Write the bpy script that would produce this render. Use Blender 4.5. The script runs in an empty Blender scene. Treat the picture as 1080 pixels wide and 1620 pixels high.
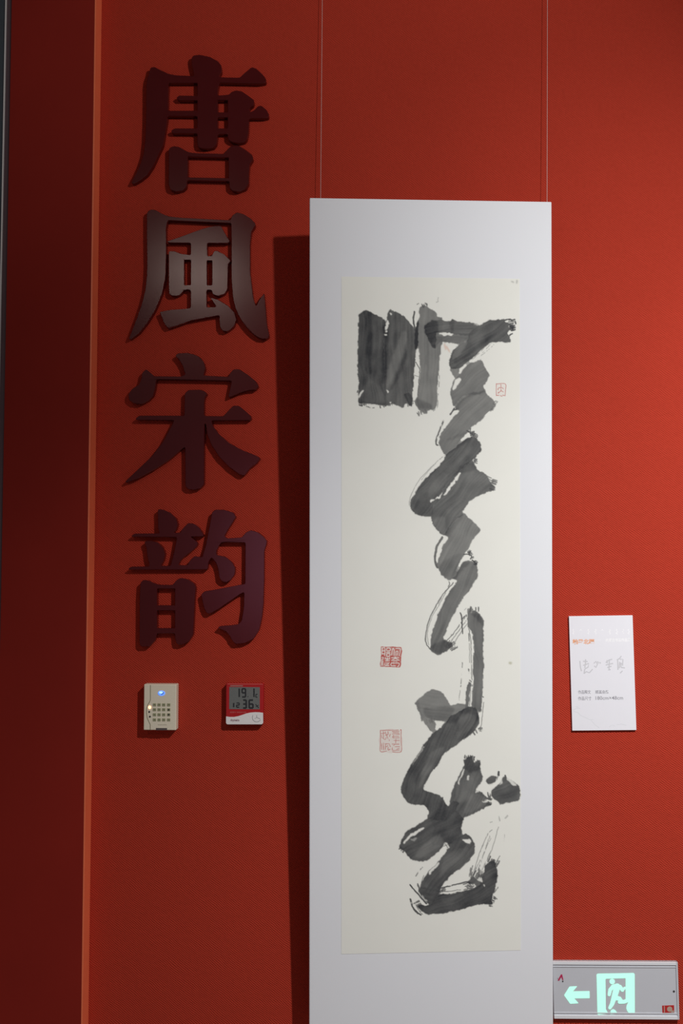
import bpy, bmesh, math
import numpy as np
from mathutils import Vector, Matrix
from mathutils.geometry import tessellate_polygon

C = bpy.context.scene.collection
SC = bpy.context.scene

# ------------------------------------------------------------------ camera
YAW, PITCH, F, CAMZ, CAMY = 0.0479, 0.0529, 1575.0, 1.5, -2.77
cam = bpy.data.cameras.new('camera')
cam.sensor_fit = 'HORIZONTAL'; cam.sensor_width = 24.0; cam.lens = 35.0
co = bpy.data.objects.new('camera', cam); C.objects.link(co)
co.location = (0, CAMY, CAMZ); co.rotation_euler = (math.pi/2 + PITCH, 0, YAW)
SC.camera = co

# ------------------------------------------------------------------ world, lights, exposure
w = bpy.data.worlds.new('room_light'); SC.world = w; w.use_nodes = True
w.node_tree.nodes['Background'].inputs[0].default_value = (0.80, 0.92, 0.96, 1)
w.node_tree.nodes['Background'].inputs[1].default_value = 0.10
SC.view_settings.view_transform = 'Standard'; SC.view_settings.look = 'None'
SC.view_settings.exposure = 0.0; SC.view_settings.gamma = 1.0
SC.view_settings.use_curve_mapping = False

def look(o, tgt):
    d = Vector(tgt) - o.location
    o.rotation_euler = d.to_track_quat('-Z', 'Y').to_euler()

def spot(name, loc, tgt, power, size, blend, radius, col=(1, 1, 1)):
    l = bpy.data.lights.new(name, 'SPOT'); l.energy = power; l.spot_size = math.radians(size)
    l.spot_blend = blend; l.shadow_soft_size = radius; l.color = col
    o = bpy.data.objects.new(name, l); C.objects.link(o); o.location = loc; look(o, tgt); return o
def area(name, loc, tgt, power, sx, sy, col=(1, 1, 1)):
    l = bpy.data.lights.new(name, 'AREA'); l.shape = 'RECTANGLE'; l.size = sx; l.size_y = sy
    l.energy = power; l.color = col
    o = bpy.data.objects.new(name, l); C.objects.link(o); o.location = loc; look(o, tgt); return o
SPOT_LOC = (1.17, -2.11, 3.0)
spot('track_spot_light', SPOT_LOC, (2.53, 0, -1.317), 425, 149, 1.0, 0.045, (1.0, 0.99, 0.985))      # wide head over the right half
spot('track_spot_light', (1.15, -2.11, 3.05), (-0.075, 0, 3.185), 96, 62.5, 1.0, 0.045, (1.0, 0.98, 0.96))   # its neighbour, turned to the upper left
area('ceiling_panel_light', (-1.32, -4.15, 3.55), (-1.32, -4.15, 0), 14, 0.42, 0.42, (1.0, 0.80, 0.70))
area('hall_window_light', (-1.02, -6.4, 1.55), (-1.02, 0, 1.5), 4.6, 0.6, 1.2, (1.0, 0.42, 0.66))

# ------------------------------------------------------------------ geometry from camera rays to planes
RT = Vector((math.cos(YAW), math.sin(YAW), 0))
FW = Vector((-math.sin(YAW)*math.cos(PITCH), math.cos(YAW)*math.cos(PITCH), math.sin(PITCH)))
UP = RT.cross(FW)
CP = Vector((0, CAMY, CAMZ))
def ray(px, py): return FW*F + RT*(px-540) - UP*(py-810)
class Plane:
    """local frame: a to the right, b up, c out of the plane towards the room"""
    def __init__(s, O, X, Z):
        s.O = Vector(O); s.X = Vector(X).normalized(); s.Z = Vector(Z).normalized(); s.N = s.X.cross(s.Z)
        s.N = s.N if s.N.y < 0 else -s.N
    def px(s, x, y, c=0.0):
        r = ray(x, y); O = s.O + s.N*c
        t = (O-CP).dot(s.N)/r.dot(s.N); v = CP + r*t - O
        return (v.dot(s.X), v.dot(s.Z))
    def mat(s):
        m = Matrix.Identity(4)
        for i, v in enumerate((s.X, s.Z, s.N)):
            for j in range(3): m[j][i] = v[j]
        for j in range(3): m[j][3] = s.O[j]
        return m
def rotplane(px, py, ang, d=0.0):
    t = Plane((0, -d, 0), (1, 0, 0), (0, 0, 1)); a, b = t.px(px, py)
    return Plane((a, -d, b), (math.cos(ang), 0, math.sin(ang)), (-math.sin(ang), 0, math.cos(ang)))

# ------------------------------------------------------------------ materials
def lin(c): 
    return tuple((x/12.92 if x <= 0.04045 else ((x+0.055)/1.055)**2.4) for x in [v/255 for v in c])
def mat(name, col, rough=0.6, spec=0.4, metal=0.0, emit=None, estr=0.0, noise=0.0, nscale=30, bump=0.0, bscale=200, coat=0.0):
    m = bpy.data.materials.new(name); m.use_nodes = True; nt = m.node_tree; b = nt.nodes['Principled BSDF']
    b.inputs['Base Color'].default_value = (*col, 1); b.inputs['Roughness'].default_value = rough
    b.inputs['Specular IOR Level'].default_value = spec; b.inputs['Metallic'].default_value = metal
    b.inputs['Coat Weight'].default_value = coat
    if emit: b.inputs['Emission Color'].default_value = (*emit, 1); b.inputs['Emission Strength'].default_value = estr
    if noise or bump:
        tc = nt.nodes.new('ShaderNodeTexCoord')
    if noise:
        n = nt.nodes.new('ShaderNodeTexNoise'); n.inputs['Scale'].default_value = nscale; n.inputs['Detail'].default_value = 4
        nt.links.new(tc.outputs['Object'], n.inputs['Vector'])
        mr = nt.nodes.new('ShaderNodeMapRange'); mr.inputs['To Min'].default_value = 1-noise; mr.inputs['To Max'].default_value = 1+noise
        nt.links.new(n.outputs['Fac'], mr.inputs['Value'])
        vm = nt.nodes.new('ShaderNodeVectorMath'); vm.operation = 'SCALE'; vm.inputs[0].default_value = col
        nt.links.new(mr.outputs['Result'], vm.inputs['Scale']); nt.links.new(vm.outputs[0], b.inputs['Base Color'])
    if bump:
        n2 = nt.nodes.new('ShaderNodeTexNoise'); n2.inputs['Scale'].default_value = bscale
        nt.links.new(tc.outputs['Object'], n2.inputs['Vector'])
        bp = nt.nodes.new('ShaderNodeBump'); bp.inputs['Strength'].default_value = bump; bp.inputs['Distance'].default_value = 0.001
        nt.links.new(n2.outputs['Fac'], bp.inputs['Height']); nt.links.new(bp.outputs['Normal'], b.inputs['Normal'])
    return m
def wallcloth(name, col):
    """woven wall covering: rows of small threads, each row shifted against the next"""
    m = mat(name, col, rough=0.8, spec=0.12); nt = m.node_tree; N = nt.nodes; L = nt.links; b = N['Principled BSDF']
    def M(op, a, c=None, d=None):
        n = N.new('ShaderNodeMath'); n.operation = op
        for i, v in enumerate((a, c, d)):
            if v is None: continue
            if isinstance(v, (int, float)): n.inputs[i].default_value = v
            else: L.new(v, n.inputs[i])
        return n.outputs[0]
    tc = N.new('ShaderNodeTexCoord'); sp = N.new('ShaderNodeSeparateXYZ'); L.new(tc.outputs['Object'], sp.inputs[0])
    nz = N.new('ShaderNodeTexNoise'); nz.inputs['Scale'].default_value = 16; nz.inputs['Detail'].default_value = 2
    L.new(tc.outputs['Object'], nz.inputs['Vector'])
    wob = M('MULTIPLY', M('SUBTRACT', nz.outputs['Fac'], 0.5), 0.010)
    z = M('ADD', sp.outputs['Z'], M('MULTIPLY', wob, 0.5)); x = M('ADD', sp.outputs['X'], wob)
    def wave(v): return M('ADD', M('MULTIPLY', M('SINE', M('MULTIPLY', v, 2*math.pi)), 0.5), 0.5)
    twill = wave(M('ADD', M('DIVIDE', x, 0.0078), M('DIVIDE', z, 0.0062)))       # slanting ribs of the weave
    knot = wave(M('SUBTRACT', M('DIVIDE', x, 0.0150), M('DIVIDE', z, 0.0052)))   # broken into knots
    h = M('MULTIPLY', twill, M('ADD', M('MULTIPLY', knot, 0.75), 0.3))
    n3 = N.new('ShaderNodeTexNoise'); n3.inputs['Scale'].default_value = 90; n3.inputs['Detail'].default_value = 3
    L.new(tc.outputs['Object'], n3.inputs['Vector'])
    h2 = M('ADD', M('MULTIPLY', h, M('ADD', n3.outputs['Fac'], 0.4)), M('MULTIPLY', n3.outputs['Fac'], 0.35))
    bp = N.new('ShaderNodeBump'); bp.inputs['Strength'].default_value = 1.0; bp.inputs['Distance'].default_value = 0.0012
    L.new(h2, bp.inputs['Height']); L.new(bp.outputs['Normal'], b.inputs['Normal'])
    n4 = N.new('ShaderNodeTexNoise'); n4.inputs['Scale'].default_value = 2.5; n4.inputs['Detail'].default_value = 3
    L.new(tc.outputs['Object'], n4.inputs['Vector'])
    k = M('MULTIPLY', M('ADD', M('MULTIPLY', h, 0.30), 0.83), M('ADD', M('MULTIPLY', n4.outputs['Fac'], 0.12), 0.94))
    vm = N.new('ShaderNodeVectorMath'); vm.operation = 'SCALE'; vm.inputs[0].default_value = col
    L.new(k, vm.inputs['Scale']); L.new(vm.outputs[0], b.inputs['Base Color'])
    return m
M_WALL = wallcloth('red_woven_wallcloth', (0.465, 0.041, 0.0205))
M_PIER = mat('dark_red_pier', (0.26, 0.018, 0.011), 0.7, 0.12, noise=0.10, nscale=5, bump=0.15, bscale=120)  # pier front: smooth, a deeper red than the wall
M_EDGE = mat('orange_red_edge', (0.95, 0.20, 0.085), 0.35, 0.6, noise=0.08, nscale=12)  # pier's right side: orange-red, far paler than its front
M_STRIP = mat('grey_plum_sealant', (0.090, 0.055, 0.062), 0.6, noise=0.08)
M_METAL = mat('brushed_metal', (0.85, 0.83, 0.80), 0.45, metal=0.2)
M_SLATE = mat('blue_grey_panel', (0.055, 0.070, 0.080), 0.5)
M_FLOOR = mat('grey_floor_stone', (0.22, 0.20, 0.19), 0.35, noise=0.2, nscale=6)
M_CEIL = mat('white_ceiling_paint', (0.55, 0.55, 0.55), 0.9, noise=0.03)
M_CHAR = mat('maroon_gloss_lacquer', (0.072, 0.0040, 0.0045), 0.19, 0.40, noise=0.12, nscale=8, bump=0.06, bscale=18)
M_BOARD = mat('white_mount_board', (0.795, 0.815, 0.845), 0.75, 0.25, noise=0.012, nscale=4, bump=0.04, bscale=400)
M_WIRE = mat('steel_wire', (0.62, 0.52, 0.50), 0.5)
M_CARD = mat('white_card_stock', (0.80, 0.80, 0.845), 0.6, 0.3, noise=0.01)
M_BEIGE = mat('beige_plastic', (0.80, 0.73, 0.57), 0.45, 0.5, noise=0.02)
M_KEY = mat('olive_grey_rubber', (0.34, 0.34, 0.20), 0.5)
M_DARK = mat('charcoal_print', (0.035, 0.033, 0.035), 0.6)
M_BLUE = mat('blue_indicator_lens', (0.05, 0.12, 0.6), 0.3, emit=(0.10, 0.25, 1.0), estr=1.3)
M_WBLUE = mat('pale_blue_indicator_core', (0.3, 0.5, 0.9), 0.3, emit=(0.35, 0.6, 1.0), estr=1.2)
M_LED = mat('orange_indicator_lens', (0.8, 0.3, 0.15), 0.3, emit=(1.0, 0.42, 0.22), estr=3.0)
M_REDP = mat('red_plastic', (0.42, 0.010, 0.012), 0.4, 0.5)
M_WHITEP = mat('white_plastic', (0.80, 0.78, 0.76), 0.4, 0.5)
M_LCD = mat('grey_liquid_crystal', (0.155, 0.165, 0.155), 0.25, 0.5)
M_SEG = mat('dark_display_segment', (0.025, 0.028, 0.030), 0.4)
M_ALU = mat('silver_grey_aluminium', (0.60, 0.62, 0.66), 0.45, metal=0.15, noise=0.02)
M_ALUH = mat('pale_aluminium_rail', (0.80, 0.82, 0.85), 0.4, metal=0.15)
M_SIGN = mat('lit_mint_symbol', (0.28, 0.5, 0.43), 0.4, emit=(0.45, 1.0, 0.76), estr=0.82)
M_MAG = mat('magenta_print', (0.45, 0.02, 0.09), 0.5)
M_STICK = mat('red_sticker', (0.45, 0.02, 0.02), 0.5)
M_TAN = mat('faded_gold_print', (0.45, 0.33, 0.26), 0.5)
M_ORG = mat('orange_ink', (0.84, 0.40, 0.22), 0.6)
M_WINK = mat('white_ink', (0.95, 0.95, 0.96), 0.6)
M_GINK = mat('grey_ink', (0.30, 0.30, 0.33), 0.6)
M_PINK = mat('pale_grey_ink', (0.60, 0.60, 0.63), 0.6)
M_FINK = mat('faint_grey_ink', (0.68, 0.70, 0.73), 0.6)

# ------------------------------------------------------------------ object helpers
def setp(o, **k):
    for a, v in k.items(): o[a] = v
    return o
def obj(name, me, m, parent=None, **k):
    if isinstance(me, bmesh.types.BMesh):
        bm = me; bmesh.ops.recalc_face_normals(bm, faces=bm.faces); me = bpy.data.meshes.new(name); bm.to_mesh(me); bm.free()
    if m and not me.materials: me.materials.append(m)
    o = bpy.data.objects.new(name, me); C.objects.link(o)
    if parent: o.parent = parent
    return setp(o, **k)
def thing(name, label, cat, pl, group=None):
    o = bpy.data.objects.new(name, None); C.objects.link(o); o.matrix_world = pl.mat(); o.empty_display_size = 0.05
    setp(o, label=label, category=cat)
    if group: o['group'] = group
    return o
def add_box(bm, x0, x1, y0, y1, z0, z1, bev=0.0, seg=2):
    vs = [bm.verts.new((x, y, z)) for x in (x0, x1) for y in (y0, y1) for z in (z0, z1)]
    fs = [bm.faces.new([vs[i] for i in q]) for q in ((0,1,3,2),(4,6,7,5),(0,4,5,1),(2,3,7,6),(0,2,6,4),(1,5,7,3))]
    if bev:
        es = list({e for f in fs for e in f.edges}); bmesh.ops.bevel(bm, geom=es, offset=bev, segments=seg, affect='EDGES', profile=0.5)
def box(name, m, parent, x0, x1, y0, y1, z0, z1, bev=0.0, **k):
    bm = bmesh.new(); add_box(bm, x0, x1, y0, y1, z0, z1, bev); return obj(name, bm, m, parent, **k)
def round_poly(pts, cap=1.2, it=2):
    P = [np.array(p, float) for p in pts]
    for k in range(it):
        Q = []; n = len(P); c = cap/(1.6**k)
        for i in range(n):
            a, b = P[i], P[(i+1) % n]; d = np.linalg.norm(b-a)
            if d < 1e-9: continue
            r = min(0.25*d, c); u = (b-a)/d
            Q += [a+u*r, b-u*r]
        P = Q
    return P
def prism(bm, outer, holes, z0, z1, bev=0.0):
    """solid of a 2-D outline with holes; outline points are (a, b) in the local plane"""
    loops = [outer]+list(holes)
    flat = [[Vector((p[0], p[1], 0)) for p in l] for l in loops]
    tris = tessellate_polygon(flat); allp = [p for l in flat for p in l]
    layers = []
    for z in (z0, z1): layers.append([bm.verts.new((p.x, p.y, z)) for p in allp])
    for t in tris:
        for s, ly in enumerate(layers):
            v = [ly[i] for i in t]
            if s == 0: v.reverse()
            try: bm.faces.new(v)
            except ValueError: pass
    k = 0
    for l in flat:
        n = len(l)
        for i in range(n):
            a, b = k+i, k+(i+1) % n
            try: bm.faces.new((layers[0][a], layers[0][b], layers[1][b], layers[1][a]))
            except ValueError: pass
        k += n
RIB = [0]
def ribbon(bm, pts, wd, z0, z1):
    """thin raised print line through local points, mitred"""
    RIB[0] = (RIB[0]+1) % 14; z1 = z1+RIB[0]*0.000008
    P = [Vector((p[0], p[1])) for p in pts]; n = len(P); Lf = []; Rt = []
    for i in range(n):
        d = (P[min(i+1, n-1)]-P[max(i-1, 0)])
        if d.length < 1e-9: d = Vector((1, 0))
        d.normalize(); q = Vector((-d.y, d.x))*wd/2
        Lf.append(P[i]+q); Rt.append(P[i]-q)
    V_ = [[bm.verts.new((q_.x, q_.y, z)) for q_ in side] for z in (z0, z1) for side in (Lf, Rt)]
    b0, b1, t0, t1 = V_
    for i in range(n-1):
        for f4 in ((t0[i], t1[i], t1[i+1], t0[i+1]), (b0[i], b0[i+1], b1[i+1], b1[i]), (b0[i], t0[i], t0[i+1], b0[i+1]), (b1[i], b1[i+1], t1[i+1], t1[i])): bm.faces.new(f4)
    bm.faces.new((b0[0], b1[0], t1[0], t0[0])); bm.faces.new((b0[-1], t0[-1], t1[-1], b1[-1]))
def disc(cx, cy, r, n=16, ry=None, a0=0):
    ry = ry or r
    return [(cx+r*math.cos(a0+2*math.pi*i/n), cy+ry*math.sin(a0+2*math.pi*i/n)) for i in range(n)]

# ================================================================== THE SETTING
def slab(name, m, x0, x1, y0, y1, z0, z1, kind='structure'):
    return box(name, m, None, x0, x1, y0, y1, z0, z1, kind=kind)
CEILZ = 3.7
slab('wall_back', M_WALL, -0.95, 3.2, 0.0, 0.12, 0, CEILZ)
# projecting pier on the left: its right side is the bright strip
PD = 0.052
wp = Plane((0, 0, 0), (1, 0, 0), (0, 0, 1)); pp = Plane((0, -PD, 0), (1, 0, 0), (0, 0, 1))
pe = pp.px(141.5, 810)[0]; pl_ = pp.px(4, 810)[0]
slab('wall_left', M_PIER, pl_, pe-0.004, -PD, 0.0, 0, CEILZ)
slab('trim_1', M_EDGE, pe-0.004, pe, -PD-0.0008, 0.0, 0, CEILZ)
slab('trim_2', M_STRIP, pl_-0.0155, pl_, -PD+0.004, 0.0, 0, CEILZ)
slab('trim_3', M_METAL, pl_-0.0182, pl_-0.0155, -PD-0.002, 0.0, 0, CEILZ)
slab('wall_side', M_SLATE, -2.2, pl_-0.0182, -PD+0.002, 0.12, 0, CEILZ)
slab('floor', M_FLOOR, -2.4, 3.4, -6.8, 0.2, -0.1, 0.0)
slab('ceiling', M_CEIL, -2.4, 3.4, -6.8, 0.2, CEILZ, CEILZ+0.1)
slab('trim_4', M_METAL, -0.76, 3.2, -0.030, 0.0, CEILZ-0.03, CEILZ)      # picture rail that carries the wires

# ================================================================== RAISED CHARACTERS
def px_outline(pl, pts, c, cap=1.3):
    return [pl.px(x, y, c) for x, y in round_poly(pts, cap)]
DEP = 0.0185
def bevel_prism(bm, outer, holes, d, b=0.0012):
    """body plus slightly inset front cap"""
    prism(bm, outer, holes, 0.0, d)
def character(label, comps, cpx):
    pl = rotplane(cpx[0], cpx[1], 0)
    t = thing('wall_character', label, 'character', pl, 'raised characters in a column on the red wall')
    for outer, holes in comps:
        bm = bmesh.new()
        O = px_outline(pl, outer, DEP); H = [px_outline(pl, h, DEP, 0.5) for h in holes]
        prism(bm, O, H, 0.0, DEP)
        bmesh.ops.recalc_face_normals(bm, faces=bm.faces)
        # soften the front rim
        rim = [e for e in bm.edges if len(e.link_faces) == 2 and all(abs(v.co.z-DEP) < 1e-6 for v in e.verts)
               and abs(e.link_faces[0].normal.z-e.link_faces[1].normal.z) > 0.5]
        try: bmesh.ops.bevel(bm, geom=rim, offset=0.0008, segments=1, affect='EDGES')
        except Exception: pass
        obj('stroke', bm, M_CHAR, t)
    return t
tang = [([(237.8,106.7),(244.4,105.6),(252.2,110),(266.7,116.7),(277.8,118.9),(306.7,120.3),(306,112),(303.2,102),(302.5,92.2),(305.6,87.6),(315.6,86.4),(332.2,90),(344.4,96.7),(350,103.3),(350.6,112.2),(347.2,118.9),(346.7,122),(378.9,122.8),(387.8,114.4),(397.8,106.1),(404.4,107.8),(415.6,117.8),(421.1,125.6),(420,130.5),(413.3,132),(346.5,130.5),(344.5,140),(344,151.1),(362.2,149.6),(365.6,145.6),(373.3,142.8),(382.2,144.4),(392.2,151.1),(402.2,158.9),(401.1,165.6),(396.7,168.9),(393.6,172.5),(395.5,177.5),(402.2,174.4),(407.8,167.8),(413.3,166.8),(421.1,173.3),(425.6,181.1),(423.9,186.1),(416.7,186.9),(393.9,186.7),(392.8,210),(390.3,220),(386.7,224.4),(376.7,226),(366,224.3),(360.5,220),(360,211.8),(344.4,211.7),(342.5,226.7),(337.8,233.3),(328.9,235),(317.8,234.4),(313.3,232.2),(312,226),(312,211),(272,210.5),(270.3,206.5),(276,203),(312,203),(312,183.5),(265,183),(264,192),(262.2,203),(257.8,228.9),(250,245),(242.2,262.2),(233.3,275.6),(222.2,284.5),(211.1,290.8),(207.3,289.5),(216.2,272.2),(222.2,258.9),(227.2,243.3),(229.6,223.3),(231,190),(231.3,135.6),(232.5,124.4),(235.6,116.7)],
  [[(266.5,131),(312,131),(312,151.5),(283,151),(279,154.5),(283,158.5),(312,158.5),(312,175),(265.5,175)],
   [(344.3,158.5),(360,158.5),(360,177.5),(344.3,177.5)], [(344.3,185.5),(360,185.5),(360,203),(344.3,203)]]),
 ([(266.9,236),(270,232.5),(275.6,231),(284.4,232.8),(292.2,237.8),(300,241.1),(311,242.2),(354.4,243.3),(358.9,236.7),(365.6,230.6),(376.7,229.8),(387.8,236.7),(398.9,245.2),(400.5,251.1),(394.8,260),(393.6,273.3),(393.3,290),(388.9,298.5),(377.5,303.2),(367.8,301.9),(362.8,297),(362.6,286.5),(296,285),(294.8,295.6),(288.9,301.1),(277.8,303),(269.5,299.8),(266.7,292)],
  [[(297,247.5),(361.5,249),(361.5,281.7),(297,280.5)]])]
feng = [([(232.2,337),(234.5,333.5),(238.9,331.1),(246.7,332.2),(255.6,337.8),(266.7,342.2),(287.8,344.4),(365.2,348.3),(366.7,341.1),(374.4,335.6),(385.6,338.9),(396.7,345.6),(404.4,354.4),(402.2,360),(397.8,365.6),(395.6,385.6),(395.6,430),(396.7,441.1),(398.9,457.8),(401.1,474.4),(405,484.4),(410,474.4),(417.8,463.3),(420,485.6),(422.2,513.3),(426.3,532.2),(422.2,536.1),(412.2,535.6),(401.1,528.9),(390,517.8),(378.9,502.2),(371.6,485.6),(367.8,466.7),(366.1,441),(366.1,385.6),(365.6,352.8),(265.6,348.5),(262.6,358.9),(262.8,396.7),(262,430),(261.1,441.1),(256.7,463.3),(250,480),(244.4,492.2),(233.3,510),(220,526.8),(206.7,536.7),(203.3,536.2),(207.8,525.6),(216.7,502.2),(224.4,480),(230,457.8),(232.2,435.6),(232.8,418.9),(232.2,374.4)], []),
 ([(263.3,381.9),(272.2,378.9),(288.9,373.3),(303.3,367.8),(321.1,361.6),(332.2,358.5),(348.9,356.7),(354.4,366.7),(358.9,374.4),(362.8,380),(362.2,384.4),(327.8,384.4),(327.6,404.9),(335,405.4),(337.8,397.8),(342.2,396.1),(354.4,402.2),(365.3,412.5),(360.6,417.8),(360,441),(359.6,458),(354.4,465.6),(343.3,468.3),(335.6,464.4),(335,458.7),(326.7,458.5),(326.7,486),(342.2,485.6),(336.7,476.7),(332.2,470.6),(343.3,473.3),(360,483.3),(370,493.3),(373.9,505.6),(370,516.7),(360,524.4),(352.2,523.3),(347.8,517.8),(346.7,498.9),(328,502),(300,507.5),(277.8,515.6),(265.6,519.4),(260,512.2),(252.2,493.3),(270,490),(294.4,488.3),(301.4,487.2),(301.7,458.9),(291.1,457.8),(287.8,463.3),(282.2,467.8),(272.2,468.3),(267.2,464.4),(266.7,440),(266.7,397.2),(275.6,397.2),(286.7,401.5),(301.7,403.3),(301.7,384.2),(266.7,383.9)],
  [[(291.3,411),(301.7,411),(301.7,451),(291.3,451)], [(327.2,412),(335.5,412),(335.5,451),(327.2,451)]])]
song = [([(276.9,562.6),(281,558.9),(296.7,558.1),(307.8,560.9),(316,565),(322.5,572.8),(325,582.8),(321.5,593.9),(361.5,596.1),(362.8,591.7),(368.9,584.4),(377.8,583.7),(392.2,592.8),(404.4,602.8),(409.4,610.6),(405.6,616.4),(394.4,617),(382.2,620),(366.7,626.5),(360.8,628.7),(363.7,615),(366.5,602.3),(330,601.5),(290,600.9),(247.2,600.2),(245.8,612.8),(242.2,626.1),(234.4,634),(223.3,639.4),(211,637.9),(204,632.8),(203,623.9),(208.9,615),(220,608.3),(223.3,599.4),(225,589.4),(231.1,583.9),(237.8,589.4),(243.3,595),(285.6,595.6),(293,592.5),(289.4,579.4),(282.8,568.3)], []),
 ([(292.2,622.2),(297.8,616.9),(316.7,616.4),(323.3,618.9),(327.8,622.8),(324.4,628.3),(322.8,635),(322.8,658),(353.3,658.3),(362.2,648.3),(368.9,641.7),(377.8,641.9),(388.9,650.6),(397.8,659.4),(396.7,664.8),(334.4,665),(336.7,673.9),(346.7,687.2),(362.2,700.6),(382.2,711.7),(402.2,719.4),(412,724.6),(406.7,732.8),(395.6,740.6),(390,748.3),(385.9,752.6),(377.8,750),(362.2,738.3),(346.7,722.8),(334.4,703.9),(327.8,687.2),(325.5,671.7),(323.6,669.5),(323,690),(322.7,766.3),(317.7,771.8),(306.7,774.8),(297.5,773.8),(293.2,769.6),(292.8,707.2),(288.5,709),(283.3,713.9),(267.8,727.2),(245.6,741.7),(217.8,757),(198.9,763.7),(198,761.5),(217.8,742.8),(238.9,722.8),(256.7,700.6),(267.8,680),(274,668.2),(275,664.7),(215.8,664.3),(214.2,662.2),(220,657.5),(291.5,657.5)], [])]
yun = [([(249.4,808.5),(250.5,805.3),(258.9,806.4),(270,811.8),(278.9,820.6),(281.4,830),(278.4,838.9),(274.4,843.1),(285.3,842.6),(286.8,839),(291.1,833.8),(297.8,827.2),(306.7,828.5),(315.6,835.2),(321.3,844.4),(322.2,848.5),(301.1,848.9),(307.8,854.2),(313.3,858.9),(311.1,865),(302.2,872.5),(292.2,880),(284.8,887.2),(282.2,894),(296.7,894.2),(300,886.7),(307.8,879.6),(319.5,881.7),(325.6,862.2),(331.1,833.3),(335.3,810.5),(340,806.3),(354.4,806.4),(368.9,810.8),(373.3,817.8),(367.8,826.7),(360,838.9),(354.8,848.5),(359,851.7),(382.2,850.2),(388.9,842.2),(396.7,838.6),(407.8,842),(417.8,850),(422.2,855.6),(421.1,862.2),(418,871.1),(417.8,920),(417.2,932.2),(416.7,954.4),(414.4,976.7),(410,996.7),(401.1,1010.6),(387.8,1017.3),(372.5,1018.9),(366.9,1013.3),(363.3,1005.6),(356.7,998.5),(344,993.3),(347.8,990.4),(365.6,989.2),(376.7,987.6),(382.2,981.8),(385.6,960),(386.1,937),(381.1,938.9),(363.3,951.1),(345.6,963.3),(332.2,970.8),(326.7,970.2),(322.2,960),(318,940.5),(323.3,935.4),(343.3,932.2),(365.6,927.8),(381.1,924.7),(387.6,924.2),(387.8,910),(388.1,858.1),(351,857.8),(346.9,862.2),(342.4,871.1),(342.2,877.8),(356.7,880.9),(366.7,888.9),(372.2,898.9),(371.1,908.9),(364.4,917.8),(357.8,921.4),(351.1,919.7),(346.9,914.6),(345,900),(342.2,891.1),(334.4,881.7),(330,888.4),(328.5,900.8),(204.4,901.3),(203,899.5),(207.8,896.3),(235.5,896.1),(236.2,893.3),(233,880),(231.5,866.7),(228.3,857.5),(232,855.6),(238.9,855.3),(250,858.4),(257.8,866.7),(261.1,875.6),(259,886.7),(254,895),(267.8,895.3),(270,894),(275.6,872.2),(279.8,849.8),(208.2,849.2),(208,847.5),(212.2,844.1),(252.5,843.8),(250,836.7)], []),
 ([(222.2,921.5),(226.7,917.3),(235.6,918.7),(243.3,922.8),(252.2,925.2),(273.3,925.4),(278.9,917.8),(285.6,914.2),(296.7,916.4),(306.7,922.8),(310,928.9),(308.3,943.3),(306.8,976.7),(305.6,1003.8),(298.9,1014.8),(287.8,1020),(279.4,1019),(277.2,1012.7),(276.7,1001.9),(248,1001.9),(245.6,1012.8),(236.7,1022.5),(224.5,1023.2),(220.4,1019),(220.8,943.3)],
  [[(248.3,931.2),(276.7,931.2),(276.7,957.6),(248.3,957.6)], [(248.3,965.7),(276.7,965.7),(276.7,993.8),(248.3,993.8)]])]
character('dark maroon raised character at the top of the column, widest crossbars and a box below', tang, (320, 190))
character('second raised character from the top, pale sheen across its brown face', feng, (320, 440))
character('third raised character from the top, dark red with roof stroke and splayed legs', song, (305, 665))
character('lowest raised character, plum-tinted, directly above the keypad and thermometer', yun, (310, 915))

# ================================================================== HANGING ARTWORK
def ry(v, a): return Vector((v.x*math.cos(a)-v.y*math.sin(a), v.x*math.sin(a)+v.y*math.cos(a), v.z))
tilt, roll, byaw = -0.0430, -0.0020, 0.0975
X = Vector((1, 0, 0)); Z = Vector((0, math.sin(tilt), math.cos(tilt)))
Xb = ry(math.cos(roll)*X-math.sin(roll)*Z, byaw); Zb = ry(math.cos(roll)*Z+math.sin(roll)*X, byaw)
BP = Plane((0.1151, -0.1385, 2.4778), Xb, Zb)
BW = 0.6528/2; BH = 2.228; BT = 0.010
art = thing('calligraphy_board', 'tall white hanging board mounted with a narrow sheet of black brush calligraphy', 'artwork', BP)
bm = bmesh.new(); add_box(bm, -BW, BW, -BH, 0, -BT, 0, 0.0025, 2); obj('mount_board', bm, M_BOARD, art)
PW, PC, PZ = 0.24, -0.0013, -0.2097
PT = 0.0006
m_paper = mat('cream_rice_paper', lin((236, 237, 229)), 0.85, 0.15, noise=0.025, nscale=9, bump=0.05, bscale=90)
paper = box('paper_sheet', m_paper, art, PC-PW, PC+PW, PZ-1.8, PZ, 0.0, PT, label='cream rice paper sheet')
PAPER = np.array(lin((236, 237, 229)))

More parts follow.
